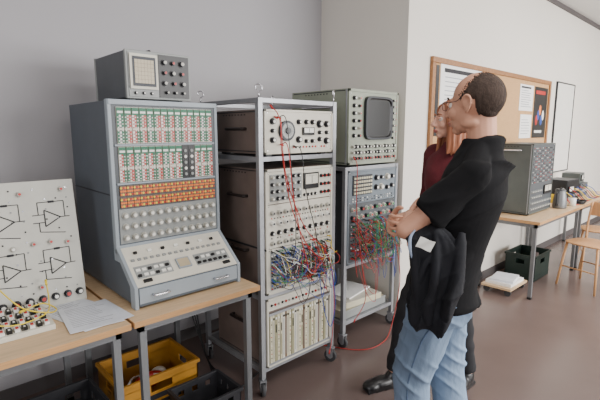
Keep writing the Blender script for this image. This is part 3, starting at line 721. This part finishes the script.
def hand(b,w,d,n,ts=1,curl=(.35,.5,.4),sp=1.,k=1.):
    w,d,n=V(w),V(d).normalized(),V(n); n=(n-d*n.dot(d)).normalized(); s=d.cross(n)*ts
    b.ell(w+d*.045*k,[d*.05*k,s*.038*k,n*.015*k],SKIN,20,12); b.ell(w+d*.07*k,[d*.02*k,s*.040*k,n*.012*k],SKIN,20,12)
    for i,L in enumerate((.072,.08,.074,.058)):
        L*=k; p=w+d*.08*k*(1,1.03,1,.93)[i]+s*(.033-.022*i)*k; a=0; pts=[p-d*.02]
        for q,ph in enumerate((.45,.3,.25)):
            a+=curl[q]*(1+.08*i); dd=d*math.cos(a)+n*math.sin(a)+s*(.08-.055*i)*sp; pts.append(p); p=p+dd*L*ph
        pts.append(p); b.tube(pts,[.0088*k,.0082*k,.0076*k,.0068*k],SKIN,10,4); b.ell(p,(.0070*k,)*3,SKIN,10,8)
        for t in pts[2:-1]: b.ell(t,(.0084*k,)*3,SKIN,10,8)
    p=w+d*.02*k+s*.025*k; q=p+(d*.5+s*.75+n*.35).normalized()*.042*k; r=q+(d*.8+s*.35+n*.45).normalized()*.032*k; t=r+(d*.85+s*.05+n*.5).normalized()*.026*k
    b.limb([p,q,r,t],[.014*k,.0110*k,.0095*k,.0078*k],SKIN,10)
def shoe(root,p,ang,m,name='shoe'):
    r=V((math.sin(ang),math.cos(ang),0)); s=V((r.y,-r.x,0)); p=V(p); b=MB(); z=V((0,0,1))
    b.ell(p+r*.0+z*.05,[r*.055,s*.04,z*.06],m); b.ell(p+r*.08+z*.035,[r*.10,s*.044,z*.038],m); b.ell(p+r*.15+z*.03,[r*.055,s*.045,z*.030],m)
    b.obox(p+r*.07+z*.01,r*.12,s*.038,z*.01,m)
    o=remeshed(b,name,root,.006,m,3); return o
def foldn(co,a=(9,9,5),amp=.006,seed=0):
    return amp*noise.noise(V((co.x*a[0]+seed,co.y*a[1],co.z*a[2])))
def ridge(co,d,f,amp,seed=0):
    q=co.dot(V(d))*f+1.6*noise.noise(co*4+V((seed,0,0)))
    return amp*(1-abs(math.sin(q)))**2*max(0,.3+1.3*noise.noise(co*6+V((0,seed,0))))
# --- man
MP=(1.715,.83,0)
MR=thing('person','balding man in black t-shirt and jeans, arms crossed, jacket over arm','person',MP,22)
MH=Matrix.Translation((0.0,-.006,1.650))@Matrix.Rotation(math.radians(-24),4,'Z')@Matrix.Rotation(math.radians(-3),4,'X')@Matrix.Scale(1.04,4)
b=MB(); headblob(b,MH)
b.limb([(0,-.045,1.43),(0,-.038,1.52),(0,-.030,1.60)],[.056,.055,.057])
TOR=[(0,.085,.84,.148,.112),(0,.080,.93,.150,.112),(0,.055,1.03,.142,.106),(0,.025,1.15,.144,.110),(0,-.005,1.28,.154,.112),(0,-.02,1.38,.150,.098),(0,-.03,1.44,.11,.070),(0,-.035,1.47,.065,.052)]
b.stack(TOR,SKIN,32,4,2.3)
SL,EL,WL=V((-.158,-.025,1.385)),V((-.212,.205,1.165)),V((.03,.235,1.18))
SR,ER,WR=V((.158,-.025,1.385)),V((.205,.21,1.15)),V((-.075,.288,1.165))
for S,E_,W_ in ((SL,EL,WL),(SR,ER,WR)):
    b.limb([S,(S+E_)/2,E_],[.048,.042,.037]); m=(E_*.65+W_*.35)
    b.limb([E_,m,W_],[.037,.039,.026])
hand(b,WR,(-1,-.08,.10),(-.1,-1,-.05),1,(.40,.55,.45)); hand(b,WL,(1,-.15,.02),(0,-1,.0),-1,(.2,.3,.3))
LM=[(V((-.085,.095,.88)),V((-.10,.18,.49)),V((-.115,.15,.09)),-1),(V((.085,.085,.88)),V((.095,.06,.49)),V((.12,.0,.09)),1)]
for h_,k_,a_,s in LM:
    b.limb([h_,h_.lerp(k_,.5),k_],[.092,.076,.054]); b.limb([k_,k_.lerp(a_,.4)+V((0,-.01,0)),a_],[.054,.052,.036])
    b.limb([a_+V((0,0,-.03)),a_+V((0,.09,-.05))],[.036,.03])
remeshed(b,'body',MR,.0045,SKIN,2)
headparts(MR,MH,HAIRM,SKIN)
def sm(x): x=max(0,min(1,x)); return x*x*(3-2*x)
def haircap(root,M,m,mask,th=.007):
    b=MB(); b.ell((0,-.012,.026),(.0762,.0982,.0895),m,160,110)
    vs=[]
    for v in b.v:
        p=V(v); k=sm(mask(p)); n=(p-V((0,-.012,.026))).normalized()
        r=-.005+(th+.005+.0008*noise.noise(p*200))*k; vs.append(M@(p+n*r))
    b.v=[tuple(v) for v in vs]; return b.make('hair',root)
def mmask(p):
    # short hair at back and sides, receding temples and bare forehead
    hl=.040 if p.z<.035 else .040-.62*(p.z-.035)
    a=(hl-p.y)/.04+.8*noise.noise(p*260)
    low=(p.z+.060)/.03+.4*noise.noise(p*200) if p.y<=-.035 else (p.z-.002)/.025
    top=1.0
    if p.z>.085: top=min(1,math.hypot(p.x,(p.y+.03)*.8)/.05)+.9*noise.noise(p*260)
    return min(a,low,top+.25)
haircap(MR,MH,HAIRM,mmask,.0022)
b=MB(); R_=MH.to_3x3(); b.ell(MH@V((0,-.053,-.024)),[R_@V((.050,0,0)),R_@V((0,.034,0)),R_@V((0,0,.034))],HAIRM,24,16); b.make('hair',MR)
g=MB(); T=lambda p:MH@V(p)
for s in (-1,1):
    pts=[]
    for k in range(13):
        a=2*math.pi*k/12; ca,sa=math.cos(a),math.sin(a)
        pts.append(T((s*.033+math.copysign(abs(ca)**.7,ca)*.024,.112-abs(s*.033+ca*.024)*.12,.0+math.copysign(abs(sa)**.7,sa)*.016)))
    g.tube(pts,.0011,DARKST,6,2)
    g.tube([T((s*.057,.105,.006)),T((s*.078,.09,.01)),T((s*.084,.03,.012)),T((s*.086,-.005,.034)),T((s*.086,-.03,.005))],.0012,DARKST,6,4)
g.tube([T((-.01,.112,.004)),T((0,.115,.007)),T((.01,.112,.004))],.0012,DARKST,6,3)
g.make('glasses',MR,label='thin dark-framed spectacles')
# t-shirt
b=MB(); ex=.019
TS=[(0,.078,.83,.172,.138),(0,.078,.93,.170,.134)]+[(x,y,z,rx+ex,ry+ex) for x,y,z,rx,ry in TOR[2:6]]+[(0,-.032,1.44,.122,.092),(0,-.040,1.485,.082,.078),(0,-.040,1.512,.066,.069)]
b.stack(TS,TEE,40,4,2.3)
for S,E_ in ((SL,EL),(SR,ER)):
    h_=S.lerp(E_,.66); b.tube([S+V((0,0,-.005)),S.lerp(E_,.3),h_+V((0,0,-.008))],[.060,.057,.062],TEE,20,5); b.ell(S,(.060,)*3,TEE)
    b.limb([V((S.x*.35,-.035,1.462)),S+V((0,0,.010))],[.045,.048],TEE)
remeshed(b,'tshirt',MR,.006,TEE,2,.5,disp=lambda c:ridge(c,(.3,.6,1),24,.024,2)+ridge(c,(-.6,.3,1),34,.014,8)+foldn(c,(7,7,7),.006,3)+.002)
# jeans
b=MB(); b.stack([(0,.085,.76,.160,.120),(0,.085,.85,.166,.128),(0,.08,.95,.16,.12),(0,.075,.98,.155,.115)],DENIM,36,3,2.4)
for h_,k_,a_,s in LM:
    b.limb([h_+V((0,-.005,-.02)),h_.lerp(k_,.5),k_],[.108,.094,.080],DENIM); b.tube([k_,k_.lerp(a_,.5),a_+V((0,0,-.03))],[.080,.075,.072],DENIM,20,6)
def kneefold(c):
    w_=math.exp(-((c.z-.50)/.12)**2)+.7*math.exp(-((c.z-.78)/.08)**2)+.8*math.exp(-((c.z-.14)/.09)**2)
    return w_*ridge(c,(.3,-.7,.9),44,.026,5)
remeshed(b,'jeans',MR,.0055,DENIM,1,.5,disp=lambda c:kneefold(c)+ridge(c,(.9,.9,.35),26,.012,9)+foldn(c,(6,6,9),.005))
for h_,k_,a_,s in LM:
    b=MB(); b.tube([h_+V((s*.108,0,-.10)),h_.lerp(k_,.5)+V((s*.096,0,0)),k_+V((s*.080,0,0)),k_.lerp(a_,.5)+V((s*.075,0,0)),a_+V((s*.071,0,0))],.0035,SEAM,6,6); b.make('jeans_seam',MR)
    shoe(MR,(a_.x,a_.y,0),s*.15,SHOE)
# jacket draped over arm
J=thing('jacket','soft black jacket draped over the crossed arm of the man','jacket',MP,22)
def jf(a,z): return .26*math.sin(4*a+z*5)+.16*math.sin(9*a-z*9)
b=MB()
b.stack([(-.214,.115,.775,.012,.045),(-.218,.110,.80,.024,.064),(-.222,.095,.87,.026,.078),(-.224,.085,.96,.026,.082),(-.224,.078,1.05,.024,.078),(-.222,.082,1.12,.022,.068),(-.218,.098,1.165,.018,.055),(-.208,.125,1.190,.012,.040)],JACK,72,5,2.2,jf)
b.tube([(-.204,.0,1.175),(-.232,.0,1.10),(-.246,.012,.97),(-.240,.035,.88),(-.224,.06,.84)],[.015,.022,.027,.024,.012],JACK,14,5)
b.tube([(-.224,.175,1.16),(-.242,.165,1.07),(-.246,.15,.95),(-.232,.14,.82)],[.014,.017,.017,.012],JACK,14,5)
b.tube([(-.228,.09,1.17),(-.256,.08,1.08),(-.262,.088,.96),(-.24,.10,.81)],[.011,.015,.017,.012],JACK,14,5)
b.tube([(-.230,.05,1.16),(-.252,.115,1.06),(-.252,.14,.98)],[.010,.013,.008],JACK,12,5)
remeshed(b,'jacket_body',J,.0045,JACK,1,.5,disp=lambda c:ridge(c,(0,1,.3),42,.030,7)+ridge(c,(0,.5,1),30,.014,4)+foldn(c,(22,22,7),.006))
b=MB(); c0=V((-.281,.118,1.135)); n=6
vs=[];fs=[]
for i in range(n+1):
    for j in range(n+1):
        u,v=i/n-.5,j/n-.5; q=c0+V((.003,.05,.014))*u*1.1+V((.006,-.014,.034))*v*1.1+V((-.004*math.sin(u*7+v*5),0,0)); vs.append(q)
for i in range(n):
    for j in range(n): a=i*(n+1)+j; fs.append((a,a+1,a+n+2,a+n+1))
b.add(vs,fs,WHITE,True); b.make('label_tag',J,label='small crumpled white cloth label')
b=MB(); b.tube([(-.238,.165,1.175),(-.256,.178,1.15),(-.260,.178,1.11),(-.255,.17,1.07)],[.003,.006,.007,.003],JLIN,10,5); b.make('lining_edge',J,label='pale blue lining showing at the fold')
# --- woman
WRt=thing('person','woman with long auburn hair in burgundy sweater and black trousers','person',(2.405,1.262,0),75)
WRt.scale=(1.045,1.045,1.045)
MHw=Matrix.Translation((0,.03,1.540))@Matrix.Rotation(math.radians(-26),4,'Z')@Matrix.Scale(.92,4)
b=MB(); headblob(b,MHw)
b.limb([(0,-.03,1.36),(0,-.015,1.42),(0,.0,1.50)],[.055,.046,.046])
TW=[(0,0,.78,.15,.11),(0,0,.87,.165,.115),(0,0,.98,.135,.10),(0,0,1.08,.125,.095),(0,.005,1.2,.14,.112),(0,-.01,1.3,.15,.10),(0,-.02,1.37,.10,.07),(0,-.02,1.4,.05,.05)]
b.stack(TW,SKINW,32,4,2.2)
AL=[(V((s*.155,-.015,1.335)),V((s*.20,-.02,1.06)),V((s*.17,.12,.88))) for s in (-1,1)]
for (S,E_,W_),s in zip(AL,(-1,1)):
    b.limb([S,E_],[.048,.036],SKINW); b.limb([E_,(E_+W_)/2,W_],[.036,.034,.024],SKINW)
    hand(b,W_,(W_-E_)+V((-s*.05,0,-.05)),(-s,0,0),-s,(.25,.3,.25),1,.88)
LEG=[((.08,.0,.84),(.09,.21,.47),(.09,.30,.09)),((-.08,0,.84),(-.10,-.01,.46),(-.11,-.08,.09))]
for h_,k_,a_ in LEG:
    b.limb([h_,k_],[.085,.052]); b.limb([k_,a_],[.05,.034])
remeshed(b,'body',WRt,.0052,SKINW,3)
headparts(WRt,MHw,HAIRW,SKINW)
b=MB(); T=lambda p:MHw@V(p); R=MHw.to_3x3()
hb=MB(); hb.ell((0,-.02,.03),(.084,.104,.094),HAIRW,64,48)
vv=[]
for v in hb.v:
    p=V(v); hl=.060 if p.z>.06 else .060-.25*(.06-p.z)
    k=sm((hl-p.y)/.02) if p.z<.085 else 1
    n=(p-V((0,-.02,.03))).normalized(); vv.append(T(p+n*(-.035*(1-k))))
b.add(vv,hb.f,HAIRW,True)
for s in (-1,1):
    for q,(oy,ox) in enumerate(((.05,.0),(.028,.006),(.005,.010),(-.02,.012))):
        b.tube([T((s*(.045+ox),oy,.092)),T((s*(.072+ox),oy,.03)),T((s*(.078+ox),oy-.01,-.05)),T((s*(.080+ox)+.004*math.sin(q*3),oy-.008,-.13)),T((s*(.084+ox),oy+.006,-.20-.012*(q%2)))],[.014,.017,.017,.016,.005],HAIRW,12,5)
b.tube([T((0,-.06,.04)),T((0,-.09,-.08)),T((0,-.10,-.2)),T((0,-.10,-.25))],[.07,.076,.07,.035],HAIRW,20,5)
remeshed(b,'hair',WRt,.005,HAIRW,1,.5,disp=lambda c:foldn(c,(90,90,6),.007))
b=MB(); b.stack([(0,0,.82,.175,.128),(0,0,.87,.18,.13)]+[(x,y,z,rx+.02,ry+.018) for x,y,z,rx,ry in TW[2:6]]+[(0,-.02,1.37,.115,.085),(0,-.015,1.40,.072,.066),(0,-.012,1.42,.058,.058)],WINE,36,4,2.2)
for (S,E_,W_) in AL: b.limb([S,E_],[.064,.052],WINE); b.limb([E_,E_.lerp(W_,.9)],[.052,.036],WINE)
remeshed(b,'sweater',WRt,.007,WINE,3,.5,disp=lambda c:foldn(c,(9,9,18),.007)+.003)
b=MB(); b.stack([(0,0,.74,.155,.115),(0,0,.86,.17,.122),(0,0,.95,.15,.11)],BPANT,32,3,2.3)
for h_,k_,a_ in LEG: b.limb([h_,k_],[.096,.066],BPANT); b.tube([k_,a_],[.066,.05],BPANT,16,4)
remeshed(b,'trousers',WRt,.008,BPANT,4,.5,disp=lambda c:foldn(c,(10,10,20),.008))
shoe(WRt,(.09,.30,0),.1,SHOE); shoe(WRt,(-.11,-.08,0),-.25,SHOE)
# ---------------------------------------------------------------- light
w=D.worlds.new('world'); SC.world=w; w.use_nodes=True
w.node_tree.nodes['Background'].inputs[0].default_value=(.95,.96,1,1); w.node_tree.nodes['Background'].inputs[1].default_value=.75
def area(name,loc,tgt,sx,sy,e,col=(1,1,1)):
    l=D.lights.new(name,'AREA'); l.shape='RECTANGLE'; l.size=sx; l.size_y=sy; l.energy=e; l.color=col
    o=D.objects.new(name,l); o.location=loc; o.rotation_euler=(V(tgt)-V(loc)).to_track_quat('-Z','Y').to_euler(); COL.objects.link(o)
area('window_and_fill_light',(5.5,-4.5,1.8),(4.6,1.5,1.2),6,2.0,640,(1,.985,.97))
area('ceiling_lamp',(1.5,-.3,3.0),(1.5,-.3,0),2.0,1.0,66,(1,.97,.94))
area('ceiling_lamp',(6,-.3,3.0),(6,-.3,0),3,1.2,130,(1,.96,.91))
area('window_and_fill_light',(-3.6,-1.2,1.9),(1.5,1.8,1.1),2,1.5,95,(.98,.98,1))  # added fill light, not a window: lifts the dark left-facing sides
